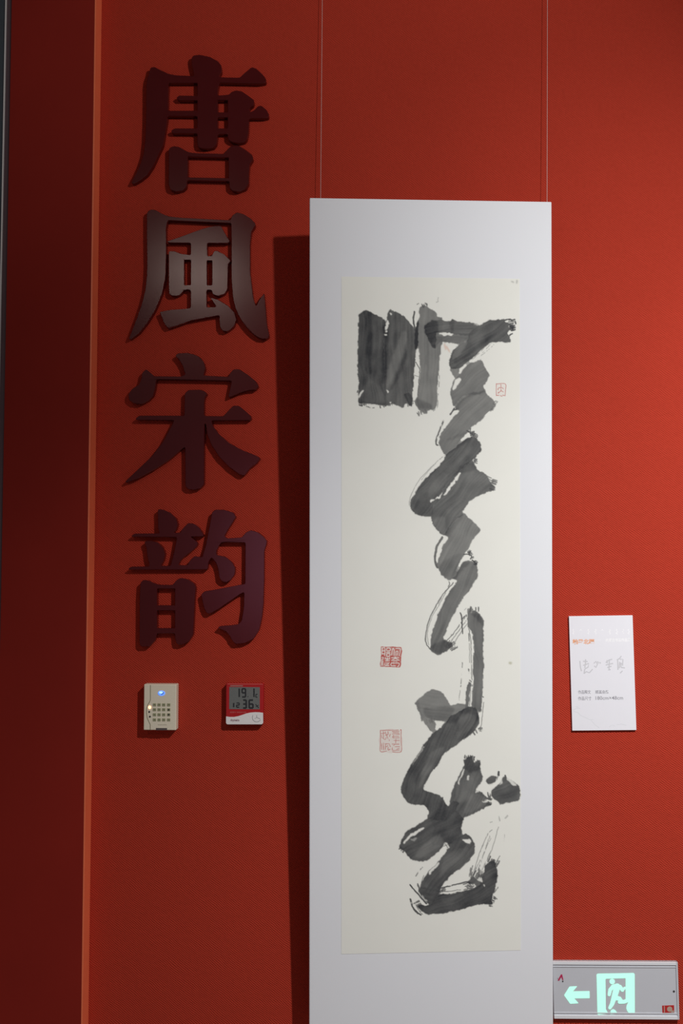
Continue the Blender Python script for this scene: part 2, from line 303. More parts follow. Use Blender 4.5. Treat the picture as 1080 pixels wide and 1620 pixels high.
# ---- brush ink drawn as a fine printed grid: every stroke is an outline filled with wash of its own density
rng = np.random.default_rng(7)
def vnoise(X, Y, sx, sy, seed):
    g = np.random.default_rng(seed).random((256, 256))
    x = X/sx; y = Y/sy; xi = np.floor(x).astype(int); yi = np.floor(y).astype(int); fx = x-xi; fy = y-yi
    fx = fx*fx*(3-2*fx); fy = fy*fy*(3-2*fy)
    a = g[yi % 256, xi % 256]; b = g[yi % 256, (xi+1) % 256]; c = g[(yi+1) % 256, xi % 256]; d = g[(yi+1) % 256, (xi+1) % 256]
    return (a*(1-fx)+b*fx)*(1-fy)+(c*(1-fx)+d*fx)*fy
VW = {1: (560, 470, 1080/140), 2: (680, 480, 7.2), 3: (640, 660, 6.75), 4: (660, 820, 6.75), 5: (630, 1030, 7.2),
      6: (620, 1180, 1080/220), 7: (630, 1300, 5.4), 8: (595, 1015, 1080/46), 9: (595, 1149, 1080/46), 10: (778, 598, 36.0), 11: (540, 420, 3.6)}
def T(v, flat):
    ox, oy, s = VW[v]; return [(ox+flat[i]/s, oy+flat[i+1]/s) for i in range(0, len(flat), 2)]
def inpoly(X, Y, P):
    r = np.zeros(X.shape, bool); n = len(P)
    for i in range(n):
        x0, y0 = P[i]; x1, y1 = P[(i+1) % n]
        if y0 == y1: continue
        r ^= ((y0 > Y) != (y1 > Y)) & (X < (x1-x0)*(Y-y0)/(y1-y0)+x0)
    return r
def chaikin(pts, it=2):
    P = np.array(pts, float); a, c, d = np.roll(P, 1, 0), np.roll(P, -1, 0), np.roll(P, -2, 0)
    # cardinal spline, tension .8
    o = []
    for u in np.linspace(0, 1, it+2)[:-1]:
        m0 = (c-a)*.4; m1 = (d-P)*.4; o.append((2*u**3-3*u*u+1)*P+(u**3-2*u*u+u)*m0+(3*u*u-2*u**3)*c+(u**3-u*u)*m1)
    return np.stack(o, 1).reshape(-1, 2)
def blur(A, k=1):
    for _ in range(k):
        A = (np.roll(A, 1, 0)+2*A+np.roll(A, -1, 0))/4; A = (np.roll(A, 1, 1)+2*A+np.roll(A, -1, 1))/4
    return A
class Ink:
    def __init__(s, x0, x1, y0, y1, step, warp=.75, chamf=3):
        s.xs = np.arange(x0, x1, step); s.ys = np.arange(y0, y1, step); s.X, s.Y = np.meshgrid(s.xs, s.ys)
        s.A = np.zeros(s.X.shape); s.seed = 100; s.step = step; s.it = chamf
        s.WX = s.X+warp*((vnoise(s.X, s.Y, 3.2, 3.2, 1)-.5)*2.4+(vnoise(s.X, s.Y, 9, 9, 2)-.5)*2.2)
        s.WY = s.Y+warp*((vnoise(s.X, s.Y, 3.2, 3.2, 3)-.5)*2.4+(vnoise(s.X, s.Y, 9, 9, 4)-.5)*2.2)
    def mask(s, pts, soft=1):
        P = chaikin(pts, s.it); x0, y0 = P.min(0)-5; x1, y1 = P.max(0)+5
        i0, i1 = np.searchsorted(s.xs, (x0, x1)); j0, j1 = np.searchsorted(s.ys, (y0, y1)); sl = (slice(j0, j1), slice(i0, i1))
        m = inpoly(s.WX[sl], s.WY[sl], P).astype(float)
        return sl, blur(m, soft) if m.size else m
    def comb(s, sl, d):
        a = s.A[sl]; hi = np.maximum(a, d); lo = np.minimum(a, d); s.A[sl] = hi+0.22*np.clip(lo, 0, 1)*(1-hi)*(d > .02)
    def fill(s, pts, t, soft=1, edge=0.03, g=None):
        sl, m = s.mask(pts, soft)
        if not m.size: return
        inner = blur(m, 8); tt = np.full(m.shape, t) + edge*(1-inner)*1.3 - 0.02
        if edge:            # bristle streaks run along the stroke
            Q = np.array(pts); Q = Q-Q.mean(0); ev, U = np.linalg.eigh(Q.T@Q); d = U[:, 1]; s.seed += 1
            al = s.X[sl]*d[0]+s.Y[sl]*d[1]; ac = -s.X[sl]*d[1]+s.Y[sl]*d[0]; ac = ac+(vnoise(s.X[sl], s.Y[sl], 30, 30, s.seed)-.5)*9
            st = vnoise(al, ac, 34, 1.9, s.seed)*.6+vnoise(al, ac, 60, 5.0, s.seed+50)*.4
            tt = tt+(st-.5)*.085
            rim = np.clip((0.80-inner)*4, 0, 1); m = m*(1-.9*rim*np.clip((vnoise(al, ac, 11, 1.1, s.seed+90)-.70)*8, 0, 1))
        if g is not None:   # darker towards one side: (gx, gy, amount)
            gx, gy, am = g; q = s.X[sl]*gx+s.Y[sl]*gy; q = (q-q.min())/(np.ptp(q)+1e-6)-.5; tt = tt+am*q
        s.comb(sl, m*np.clip(tt, 0, .985))
    def tone(s, pts, f, soft=8):
        sl, m = s.mask(pts, soft); s.A[sl] = np.where(s.A[sl] > .3, np.clip(s.A[sl]+f*m, 0, .985), s.A[sl])
    def cut(s, pts, k=0.97):
        sl, m = s.mask(pts, 1); s.A[sl] *= 1-k*m
    def line(s, pts, wd, t, dry=0.0, seed=11):
        P = np.array(pts, float)
        x0, y0 = P.min(0)-wd-4; x1, y1 = P.max(0)+wd+4
        i0, i1 = np.searchsorted(s.xs, (x0, x1)); j0, j1 = np.searchsorted(s.ys, (y0, y1)); sl = (slice(j0, j1), slice(i0, i1))
        X, Y = s.WX[sl]*.5+s.X[sl]*.5, s.WY[sl]*.5+s.Y[sl]*.5; D = np.full(X.shape, 1e9)
        # smooth the path
        if len(P) > 2:
            Q = [P[0]]
            for i in range(len(P)-1):
                p0, p1, p2, p3 = P[max(i-1, 0)], P[i], P[i+1], P[min(i+2, len(P)-1)]
                for u in (0.25, .5, .75, 1):
                    Q.append(.5*((2*p1)+(-p0+p2)*u+(2*p0-5*p1+4*p2-p3)*u*u+(-p0+3*p1-3*p2+p3)*u**3))
            P = np.array(Q)
        for a, b in zip(P[:-1], P[1:]):
            d = b-a; L2 = d@d+1e-9; u = np.clip(((X-a[0])*d[0]+(Y-a[1])*d[1])/L2, 0, 1)
            D = np.minimum(D, np.hypot(X-a[0]-u*d[0], Y-a[1]-u*d[1]))
        m = np.clip((wd/2-D)/0.9+.5, 0, 1)
        if dry: m = m*np.clip((vnoise(X, Y, 1.6, 7, seed)-dry)*5+.5, 0, 1)
        s.comb(sl, m*t)
def grid_mesh(name, ink, pl, c, col_of, thr, m, parent, **k):
    A = ink.A; keep = A > thr
    cell = keep[:-1, :-1] | keep[1:, :-1] | keep[:-1, 1:] | keep[1:, 1:]
    used = np.zeros(A.shape, bool); used[:-1, :-1] |= cell; used[1:, :-1] |= cell; used[:-1, 1:] |= cell; used[1:, 1:] |= cell
    idx = np.full(A.shape, -1); idx[used] = np.arange(used.sum())
    x = ink.X[used]; y = ink.Y[used]
    R = np.outer(x-540, RT)-np.outer(y-810, UP)+np.array(FW)*F; Nn = np.array(pl.N); O = np.array(pl.O+pl.N*c)
    t = ((O-np.array(CP))@Nn)/(R@Nn); P = np.array(CP)+R*t[:, None]-O
    V = np.stack([P@np.array(pl.X), P@np.array(pl.Z), np.full(len(x), c)], 1)
    j, i = np.nonzero(cell)
    Fq = np.stack([idx[j, i], idx[j+1, i], idx[j+1, i+1], idx[j, i+1]], 1)
    me = bpy.data.meshes.new(name); me.vertices.add(len(V)); me.vertices.foreach_set('co', V.astype(np.float32).ravel())
    n = len(Fq); me.loops.add(n*4); me.polygons.add(n); me.loops.foreach_set('vertex_index', Fq.astype(np.int32).ravel())
    me.polygons.foreach_set('loop_start', np.arange(0, n*4, 4, dtype=np.int32)); me.update(); me.validate()
    at = me.color_attributes.new('print', 'FLOAT_COLOR', 'POINT')
    colr = np.ones((len(V), 4), np.float32); colr[:, :3] = col_of(ink, used); at.data.foreach_set('color', colr.ravel())
    return obj(name, me, m, parent, **k)
m_print = mat('printed_ink', (1, 1, 1), 0.8, 0.15); nt = m_print.node_tree
ca = nt.nodes.new('ShaderNodeVertexColor'); ca.layer_name = 'print'; nt.links.new(ca.outputs['Color'], nt.nodes['Principled BSDF'].inputs['Base Color'])

I = Ink(556, 832, 470, 1456, 0.72)
LATER = []; f, tone = I.fill, I.tone
def l(*a): LATER.append((1, a))
def cut(*a): LATER.append((0, a))
# first block of upright strokes
f(T(1, [55,230,70,200,125,165,180,172,270,215,330,235,365,280,385,330,375,420,370,560,375,900,385,1080,392,1292,330,1325,150,1300,60,1300,45,1190,50,1050,40,850,50,400]), .935, g=(1,.3,-.02))
f(T(1, [395,260,400,200,430,152,500,170,570,205,640,260,690,330,720,370,740,420,760,480,762,560,745,760,735,900,720,1100,705,1230,700,1335,640,1290,600,1352,540,1330,460,1310,400,1320,380,1290,365,900,372,500,388,350]), .905)
f(T(1, [370,470,400,470,400,1120,410,1290,380,1290,370,900]), .92)
f(T(1, [735,400,770,300,790,300,785,560,760,640,745,640,740,520]), .90)
tone(T(1, [590,430,650,440,600,700,500,930,430,1080,400,1130,400,1000,440,800,520,600]), -.085)
tone(T(1, [640,640,560,860,460,1060,430,1150,480,1100,560,960,640,760]), .05, 4)
tone(T(1, [150,200,210,200,210,340,230,900,140,900,150,400]), .04, 6)
tone(T(1, [340,380,420,420,400,900,340,1050]), .05, 6)
tone(T(1, [60,1250,200,1000,380,1200,380,1290]), -.03, 6)
for q in ([398,278,418,300,406,380,378,395,385,330],[372,448,402,448,398,468,372,468],[430,192,458,205,440,222],[85,1155,112,1130,112,1150,62,1232,55,1212],[398,1140,428,1145,412,1170],[380,405,400,405,395,425,378,425],[430,1280,455,1285,445,1300]): cut(T(1, q))
f(T(1, [600,1190,680,1170,715,1215,700,1335,650,1290]), .95)
l(T(1, [735,175,722,250,728,330,745,420,760,560]), 2.6, .9)
l(T(1, [45,1140,38,1160]), 2, .8); l(T(1, [70,1320,95,1325]), 3, .85); l(T(1, [150,1335,200,1350,245,1355]), 1.6, .8, .3)
# light upright stroke
f(T(1, [800,210,790,170,805,125,850,100,900,120,950,145,1000,190,1030,245,1075,270,1075,560,1050,700,1035,900,1020,1100,1008,1335,970,1370,900,1385,885,1430,800,1390,760,1340,738,1320,748,1230,772,1200,790,1000,803,850,800,760,790,620,768,600,758,450,765,320,785,270]), .775, g=(1,0,.03))
tone(T(1, [755,330,790,300,785,560,765,620,745,640]), .12, 3)
tone(T(1, [750,1230,820,1260,950,1310,940,1370,780,1350]), .09, 6)
tone(T(1, [880,560,910,560,905,1000,885,1000]), .04, 5)
l(T(1, [748,790,785,850,800,900,795,1000,775,1200]), 1.3, .85); l(T(1, [740,955,795,975]), .9, .7); l(T(1, [815,830,812,900]), 1.2, .0)
l(T(1, [765,90,785,80]), 2, .6, .3); l(T(1, [1040,960,1035,1100]), 1.2, .6, .4); l(T(1, [1025,1180,1015,1340,970,1385]), 1.5, .6, .35)
l(T(1, [785,1350,850,1385,880,1420]), 1.6, .1)
cut(T(1, [808,840,818,850,805,1010,798,1080,803,900]), .6)
# crossing stroke and dark wedge
f(T(2, [-70,270,-40,220,20,190,90,185,130,168,150,195,230,205,255,178,300,200,420,213,500,222,560,240,520,350,430,368,260,362,250,345,110,330,80,345,70,500,30,508,-10,450,-50,370]), .87)
tone(T(2, [-70,270,0,200,80,200,100,330,60,500,0,450,-50,370]), .07, 5)
tone(T(2, [225,190,275,190,265,330,240,330]), .05, 4)
f(T(2, [0,372,120,378,250,365,440,360,440,400,350,452,240,457,120,442,75,500,30,495,0,430]), .84)
f(T(2, [440,345,500,290,600,225,700,187,835,180,870,215,935,240,950,270,935,300,885,325,880,350,900,365,915,400,905,440,830,446,760,440,690,455,630,490,560,550,500,610,440,660,400,690,340,740,290,745,240,740,212,690,232,610,260,540,310,490,350,450,420,430]), .90)
tone(T(2, [260,640,330,690,600,480,760,330,600,420,430,560]), .05, 7)
tone(T(2, [350,450,430,440,340,580,260,640,250,600,290,520]), -.10, 6)
for q in ([850,195,915,180],[925,195,965,185],[965,205,975,228],[915,260,945,290],[905,365,940,345]): l(T(2, q), 2.2, .9)
cut(T(2, [110,335,250,345,250,362,115,358])); cut(T(2, [510,235,590,222,600,232,520,242]), .6); cut(T(2, [895,250,905,250,900,290]), .4)
f(T(2, [232,735,330,740,300,850,268,832]), .74)
for a in ((640,480,510,610),(700,450,600,560),(760,440,575,605),(620,505,480,645)): l(T(2, list(a)), 1.0, .5, .45)
# descending zigzag
f(T(2, [350,790,440,680,520,668,575,640,592,640,612,700,650,760,682,812,660,860,630,910,610,950,630,990,560,1040,400,1050,270,1170,250,1130,230,1050,240,950,270,880,300,840]), .80, g=(-.5,1,.03))
cut(T(2, [290,872,355,850,332,900,270,990,255,965]))
f(T(2, [280,1190,360,1090,450,1030,600,990,625,975,660,1050,735,1110,735,1180,700,1220,640,1260,575,1340,565,1345,490,1400,459,1434,400,1500,350,1560,171,1717,107,1605,112,1509,171,1413,267,1296,330,1225]), .79, g=(-.3,1,.03))
tone(T(2, [280,1190,440,1035,600,1000,640,1010,420,1080,300,1220]), .07, 5)
tone(T(2, [180,1560,300,1500,480,1440,440,1480,240,1560]), .05, 4)
for q in ([300,1205,260,1215],[275,1195,228,1262]): l(T(2, q), 2.6, .85)
l(T(3, [415,35,372,140,340,225,338,290,355,300]), 2.6, .82, .12)
f(T(3, [430,400,520,330,600,270,690,215,745,205,790,255,815,310,820,365,780,405,740,445,700,480,600,560,500,660,430,740,370,850,330,900,300,980,290,1060,160,1050,90,1010,60,950,70,880,110,800,180,700,270,600,360,520,430,420]), .905)
tone(T(3, [430,400,690,215,700,240,470,400,280,620,130,800,110,790,270,600]), .05, 4)
tone(T(3, [400,600,460,640,340,800,260,860,260,760]), -.04, 6)
tone(T(3, [90,900,280,900,260,1040,150,1040]), .03, 6)
l(T(3, [660,145,700,165,730,190]), 2.4, .9, .15)
l(T(3, [425,405,300,520,190,630,110,740,62,850,50,940]), .9, .6, .1); l(T(3, [330,500,240,590,180,670]), .8, .5, .2)
f(T(3, [440,740,500,660,580,570,650,500,720,468,770,550,800,580,840,590,890,640,930,700,965,745,950,785,860,810,770,850,700,890,650,950,630,990,615,1005,630,1050,560,1080,490,1160,440,1262,370,1232,310,1160,283,1080,290,1000,320,920,370,850]), .87, g=(1,-.3,-.06))
tone(T(3, [600,520,720,490,770,560,560,620,440,740]), .06, 5)
tone(T(3, [300,1100,420,1060,430,1240,360,1220]), -.06, 7)
for q in ([572,603,588,622,445,822,426,812],[400,800,380,860,345,876,300,870,272,895,285,905,330,868,372,842]): cut(T(3, q))
for q in ([880,630,925,650],[905,660,940,690],[930,700,965,720],[925,765,960,780]): l(T(3, q), 1.6, .7)
f(T(4, [485,-60,545,-10,605,40,645,85,678,130,630,180,590,230,550,320,500,380,450,480,400,590,365,660,320,655,260,610,230,545,192,500,215,470,245,370,290,270,325,215,295,182,350,80,410,10]), .785)
tone(T(4, [300,180,350,70,440,-20,480,-10,400,100,340,200]), .09, 6)
tone(T(4, [230,500,350,420,480,380,420,560,340,640,250,590]), .05, 7)
cut(T(4, [288,195,322,190,322,225,285,255,232,400,218,475,205,450,215,370,250,270]))
l(T(4, [268,205,215,290,190,380,190,460,215,525]), 3.6, .82)
l(T(4, [490,385,535,382,578,402,565,435]), 1.8, .93, .1); l(T(4, [585,445,632,482]), 2.4, .93, .2); cut(T(4, [510,398,545,395,560,412,520,412]), .8)
f(T(4, [365,655,430,560,470,490,530,450,600,460,632,490,640,560,642,640,600,690,560,760,500,840,440,930,400,1000,360,1080,320,1180,280,1290,340,1330,350,1380,300,1430,220,1460,160,1430,130,1390,145,1320,150,1250,190,1120,240,980,300,850,370,740,430,672,385,652]), .83, g=(1,0,-.04))
tone(T(4, [370,650,440,540,500,470,560,480,480,560,400,660]), .09, 5)
tone(T(4, [140,1370,280,1300,345,1340,330,1400,220,1450]), .07, 6)
l(T(4, [330,660,345,700,315,745]), 1.6, .75, .3)
l(T(4, [385,690,280,800,190,950,120,1100,88,1250,95,1340,145,1405]), 1.7, .8); l(T(4, [300,800,215,950,145,1080,105,1230,118,1350]), .9, .7, .1)
l(T(4, [330,745,240,880,200,980]), 1.0, .55, .35)
l(T(4, [458,1010,472,1060,482,1230]), 2.2, .9); l(T(4, [520,1030,478,1075]), 2, .85, .1)
for q, wd in (([525,1040,470,1110,380,1240,300,1320],1.3),([520,1095,420,1230,350,1330],1.0),([540,1120,440,1250,355,1400],1.0),([500,1070,400,1210,330,1290],.8)): l(T(4, q), wd, .8, .25)
f(T(4, [280,1290,340,1320,380,1330,350,1390,280,1380]), .86)
for q in ([360,1360,400,1330],[370,1400,410,1370],[365,1240,380,1235]): l(T(4, q), 1.2, .6, .35)
# long vertical and turn
f(T(5, [781,-403,792,-477,815,-470,825,-430,850,-467,899,-448,952,-381,979,-307,968,-232,965,-20,970,80,973,240,962,400,955,520,950,610,940,700,900,680,830,640,845,400,855,100,858,-50,835,-200,800,-260,783,-350]), .845, g=(1,0,.02))
tone(T(5, [830,-420,900,-430,960,-330,960,-280,880,-380]), .06, 4)
l(T(5, [800,-260,825,-100,832,130,836,330]), 1.2, .8, .12); l(T(5, [842,-180,848,100,845,300]), .9, .0)
l(T(5, [808,-90,812,130]), 1.0, .7, .4); l(T(5, [800,-200,803,-110]), 1.6, .8, .1)
f(T(5, [788,370,830,372,815,480,795,645,760,640]), .84); l(T(5, [822,390,812,620]), 1.1, .7, .2)
for q, wd in (([728,130,729,185],1.3),([722,250,718,275],1.2),([718,315,712,370],1.3),([712,390,708,405],1.2),([702,450,690,560],.8),([800,205,802,250],1.7),([808,330,828,350],1.6)): l(T(5, q), wd, .75, .15)
l(T(5, [972,580,960,680,942,850,915,885]), 1.1, .75, .1); l(T(5, [955,515,968,520]), 1.8, .8); l(T(5, [960,75,970,90]), 1.8, .8)
l(T(5, [750,-470,770,-490]), 1.0, .5, .3)
# blob and tail left of the turn
f(T(5, [190,600,210,560,290,490,350,460,400,433,470,460,520,500,560,560,595,615,650,600,720,592,790,625,760,660,650,700,590,760,560,790,520,802,430,792,330,762,292,762,270,802,240,720]), .755)
tone(T(5, [280,650,430,640,560,625,640,660,560,780,450,790,320,755]), .08, 5)
tone(T(5, [195,590,230,560,250,700,270,780,240,720]), .05, 4)
f(T(5, [270,745,320,762,400,785,430,860,400,915,340,880,300,820]), .73)
# great turning stroke
f(T(6, [417,-195,458,-239,513,-266,560,-293,595,-307,649,-300,670,-245,676,-191,666,-150,642,-116,595,-75,526,-27,458,20,404,61,370,120,340,172,318,200,290,240,262,285,245,325,255,350,330,370,390,402,432,462,470,420,520,450,430,580,280,570,285,520,272,485,240,462,190,462,140,450,90,400,68,340,90,260,130,170,190,80,240,0,315,-102,369,-140]), .935)
tone(T(6, [300,60,400,10,330,140,230,300,200,330,240,180]), -.07, 7)
tone(T(6, [417,-190,560,-290,600,-260,470,-180]), .04, 4)
tone(T(6, [520,-240,640,-240,630,-150,500,-60,520,-140]), -.04, 7)
cut(T(6, [235,20,245,18,170,130,160,140]), .55); l(T(6, [330,180,345,150]), 2.2, .93)
# crossing figure
f(T(6, [435,462,460,360,500,270,548,170,560,150,558,112,590,82,627,78,630,130,655,118,682,115,686,170,704,230,690,290,655,335,645,350,672,345,740,400,760,412,712,430,775,452,700,492,640,522,560,560,542,580,540,620,522,660,520,720,440,770,300,760,330,640,290,560,340,500]), .90)
tone(T(6, [500,300,620,230,640,330,560,430,500,420]), -.035, 6)
tone(T(6, [560,90,625,85,640,150,680,130,685,180,600,210,560,160]), .06, 4)
tone(T(6, [620,370,740,410,700,470,560,520]), -.05, 5)
cut(T(6, [540,215,556,180,562,182,520,290,512,285]), .85); cut(T(6, [585,235,602,232,596,262,580,262]), .75)
cut(T(6, [648,350,672,342,670,356,652,362]), .8); cut(T(6, [705,434,775,428,780,440,712,445]), .8)
f(T(7, [240,-20,120,50,50,110,8,200,15,235,60,262,100,320,180,340,262,322,330,262,390,205,440,190,545,100,530,40,560,-30,480,-100,350,-90]), .925)
tone(T(7, [340,110,380,190,270,290,140,300,210,200]), -.06, 6)
cut(T(7, [215,50,212,64,110,130,52,190,43,180,90,120,150,80])); cut(T(7, [105,150,160,132,135,162]), .3)
f(T(7, [535,112,590,108,628,140,656,210,640,290,600,340,540,390,480,430,440,470,390,530,350,605,250,640,170,610,180,570,220,480,290,390,400,270,415,200]), .925)
tone(T(7, [400,300,520,230,600,230,520,350,420,430,350,480]), -.04, 6)
cut(T(7, [548,150,615,153,612,190,565,172])); cut(T(7, [330,350,348,358,272,450,263,432]), .9); cut(T(7, [385,190,405,180,430,222,400,235]), .8)
l(T(7, [370,215,425,195]), .9, .8); l(T(7, [395,185,425,235]), .9, .8); l(T(7, [245,318,262,312]), 1.4, .1)
f(T(7, [180,560,350,585,340,625,270,710,200,650]), .94)
f(T(7, [165,716,262,715,300,660,350,620,450,614,545,592,600,580,650,558,690,540,700,500,730,440,740,370,820,338,846,430,835,520,820,600,800,660,802,706,700,702,600,732,480,762,350,790,230,786]), .95)
tone(T(7, [360,640,520,600,560,650,400,700]), -.03, 7)
f(T(7, [590,522,640,465,665,485,720,440,740,500,690,560,640,540]), .88)
cut(T(7, [665,480,715,475,718,512,680,505]), .85); cut(T(7, [610,545,645,530,640,550,560,580,555,565]), .8); cut(T(7, [730,540,742,540,738,560]), .8)
cut(T(7, [200,628,212,628,222,650,250,680,235,680,205,655]), .5); cut(T(7, [170,600,200,640,255,710,235,715,175,700,140,640]), .95)
l(T(7, [350,575,450,545,580,515,610,520]), 2.2, .9, .05); l(T(7, [350,600,450,592,530,580]), 1.2, .8, .1)
for q, wd, dr in (([645,430,690,280,760,110,800,70],1.0,.2),([678,420,730,270,780,120],.9,.25),([740,370,800,230,855,45],.9,.2),([820,380,865,295],1.4,.1),([700,440,780,270],.8,.25),([690,400,750,220,790,140],.8,.35),([205,390,180,420,152,460],1.7,.2),([640,450,700,330],.9,.2),([905,100,900,200],.9,.45),([780,5,800,0],.9,.4)): l(T(7, q), wd, .72, dr)
l(T(7, [100,540,130,575,175,625,240,700]), 2.6, .92); l(T(7, [102,660,125,735,160,775,192,796]), 2.8, .9, .05); l(T(7, [140,690,170,750,205,790]), 1.2, .7, .3)
l(T(7, [620,490,660,420]), 2.5, .85, .15); l(T(7, [530,45,520,90]), 2.0, .8, .1); l(T(7, [165,530,185,600]), 2.2, .85, .1); l(T(7, [215,460,190,560]), 1.2, .7, .1)
l(T(7, [850,560,815,610]), 2, .7, .45)
f(T(6, [780,340,830,300,860,240,900,250,950,278,992,320,996,408,960,425,900,440,845,455,800,420,770,390]), .91)
cut(T(6, [905,245,950,280,970,305,940,300,890,262]), .8); cut(T(6, [845,255,858,290,838,300]), .7)
f(T(6, [722,275,755,236,812,238,805,285,750,300]), .90)
l(T(6, [828,205,828,225]), 3.8, .92); l(T(6, [878,232,882,250]), 3.2, .9); l(T(6, [820,235,815,262]), 1.3, .8)
for q in ([745,365,750,400],[765,350,762,410],[755,390,758,415]): l(T(6, q), 2.2, .8, .3)
l(T(6, [880,560,895,545]), 3, .35, .3); l(T(6, [830,545,835,580]), 2, .4, .3)
# small stray marks
l([(694, 468), (692, 476)], .9, .4); l([(690, 478), (692.5, 476.5)], 1.6, .35)
def fray(v, x, y, dx, dy, wdt, n, ln, t=.88, seed=0):
    g = np.random.default_rng(seed+n); L = math.hypot(dx, dy); ux, uy = dx/L, dy/L
    for k in range(n):
        o = (g.random()-.5)*wdt; a = -.25+g.random()*.3; b = .25+g.random()*.75; j = (g.random()-.5)*.25
        px_, py_ = x-uy*o, y+ux*o
        l(T(v, [px_+ux*ln*a, py_+uy*ln*a, px_+(ux+j*uy)*ln*b*.7, py_+(uy-j*ux)*ln*b*.7]), 1.1+g.random()*1.3, t*(.8+.2*g.random()), .12+.25*g.random(), 40+k)
fray(1, 850, 120, -.6, -1, 110, 16, 60, .8, 1); fray(1, 840, 1390, .5, 1, 150, 14, 50, .76, 2); fray(1, 120, 1300, 0, 1, 180, 14, 40, .85, 3)
fray(1, 400, 1310, .2, 1, 200, 14, 40, .85, 4); fray(1, 680, 1300, .3, 1, 90, 12, 50, .9, 5)
fray(2, 920, 250, 1, -.25, 130, 22, 60, .93, 6); 
fray(2, 720, 1160, 1, .5, 120, 12, 40, .76, 9); 
fray(3, 720, 190, .8, -1, 120, 20, 60, .93, 11); fray(3, 930, 720, 1, .35, 130, 24, 60, .84, 12); fray(3, 745, 460, 1, .2, 60, 10, 45, .85, 13); 
fray(4, 560, 385, .7, -.4, 90, 14, 45, .9, 15); fray(4, 615, 465, 1, .1, 60, 12, 40, .92, 16); fray(4, 600, 985, 0, -1, 130, 18, 60, .84, 17)
fray(4, 350, 1370, 1, -.6, 110, 16, 90, .8, 18); 
fray(5, 370, 780, .3, 1, 120, 10, 60, .7, 21); fray(5, 900, 900, .5, 1, 120, 14, 50, .85, 22); 
fray(6, 600, 95, .2, -1, 80, 16, 35, .93, 24); fray(6, 665, 135, .3, -1, 50, 12, 32, .93, 25); fray(6, 745, 430, 1, .1, 60, 18, 45, .86, 26); 

fray(7, 800, 350, .5, -1, 100, 20, 60, .92, 31); fray(7, 800, 680, 1, .6, 90, 16, 40, .92, 33); fray(7, 650, 460, .35, -1, 110, 20, 110, .85, 34)
fray(7, 620, 545, -1, .15, 60, 14, 110, .85, 35); fray(7, 30, 235, -.7, .6, 60, 10, 30, .9, 36); fray(7, 190, 720, -.8, .4, 90, 14, 60, .9, 37); 
fray(7, 360, 580, 1, -.8, 60, 14, 70, .8, 40)
# close hairline gaps between neighbouring strokes, then lay the bare slits and the hair strokes
def shiftmax(A, k, fn):
    B = A
    for dy in range(-k, k+1):
        for dx in range(-k, k+1):
            if dx*dx+dy*dy <= k*k+1: B = fn(B, np.roll(np.roll(A, dy, 0), dx, 1))
    return B
CL = shiftmax(shiftmax(I.A, 2, np.maximum), 2, np.minimum); I.A = np.where((CL > .45) & (I.A < CL*.97), CL*.97, I.A)
for kind, a in LATER:
    if kind == 0: I.cut(*a)
for kind, a in LATER:
    if kind == 1: I.line(*a)
# wash grain
gr = (vnoise(I.X*.8+I.Y*.5, I.Y*.8-I.X*.5, 5, 22, 5)-.5)*.02+(vnoise(I.X, I.Y, 14, 14, 6)-.5)*.06+(vnoise(I.X, I.Y, 1.6, 1.6, 9)-.5)*.02
I.A = np.where(I.A > .3, np.clip(I.A+gr*np.clip(I.A, 0, 1), 0, .985), I.A)
INKC = np.array([0.029, 0.031, 0.036])
def ink_col(ink, used):
    a = ink.A[used][:, None]; return PAPER*(1-a)+INKC*a
grid_mesh('brush_calligraphy', I, BP, PT+0.00006, ink_col, .03, m_print, paper, label='black and grey brush strokes on the cream sheet')

def seal(box_, fillpts, flv, lines, wd, neg, v, label, step=.4):
    S = Ink(*box_, step, warp=.22, chamf=1)
    if fillpts: S.fill(T(v, fillpts), flv, edge=0)
    for q in lines:
        n = [c for p in q for c in p]
        if neg:
            K = Ink(*box_, step, warp=.22, chamf=1); K.line(T(v, n), wd, 1.0); S.A *= 1-.85*K.A
        else: S.line(T(v, n), wd, .95)
    S.A *= .80+.35*vnoise(S.X, S.Y, 2.2, 2.2, 21)
    RED = np.array(lin((186, 44, 30)))
    grid_mesh('seal_stamp', S, BP, PT+0.00006, lambda ink, used: PAPER*(1-ink.A[used][:, None]*.9)+RED*ink.A[used][:, None]*.9, .05, m_print, paper, label=label)
seal((598, 638, 1019, 1059), [175,190,300,190,930,215,930,500,915,800,880,955,600,945,150,930,165,700,170,400], .95,
  [[(215,235),(215,460)],[(215,235),(320,235),(310,520)],[(215,345),(310,340)],[(215,460),(310,450)],
   [(395,240),(500,240),(515,330),(385,335),(395,240)],[(385,400),(510,400)],[(385,450),(500,450),(490,540),(390,540),(385,450)],
   [(570,500),(590,330),(630,250),(665,340),(660,510)],[(730,265),(890,270),(860,530)],[(730,510),(740,370),(800,370),(790,500)],
   [(215,590),(270,600)],[(200,680),(240,640)],[(200,720),(190,890)],[(245,720),(245,890)],
   [(340,600),(350,640),(480,640),(490,600)],[(415,600),(400,710)],[(340,710),(480,710)],[(330,790),(325,880),(480,890)],[(400,780),(395,880)],[(480,780),(440,840)],
   [(570,600),(840,600)],[(700,570),(700,620),(570,705)],[(700,620),(850,700)],[(640,715),(780,715)],[(560,790),(550,890),(700,900)],[(600,800),(840,800),(830,900),(790,930)]],
  1.35, True, 8, 'square seal with white characters cut from red, the upper of two at the left')
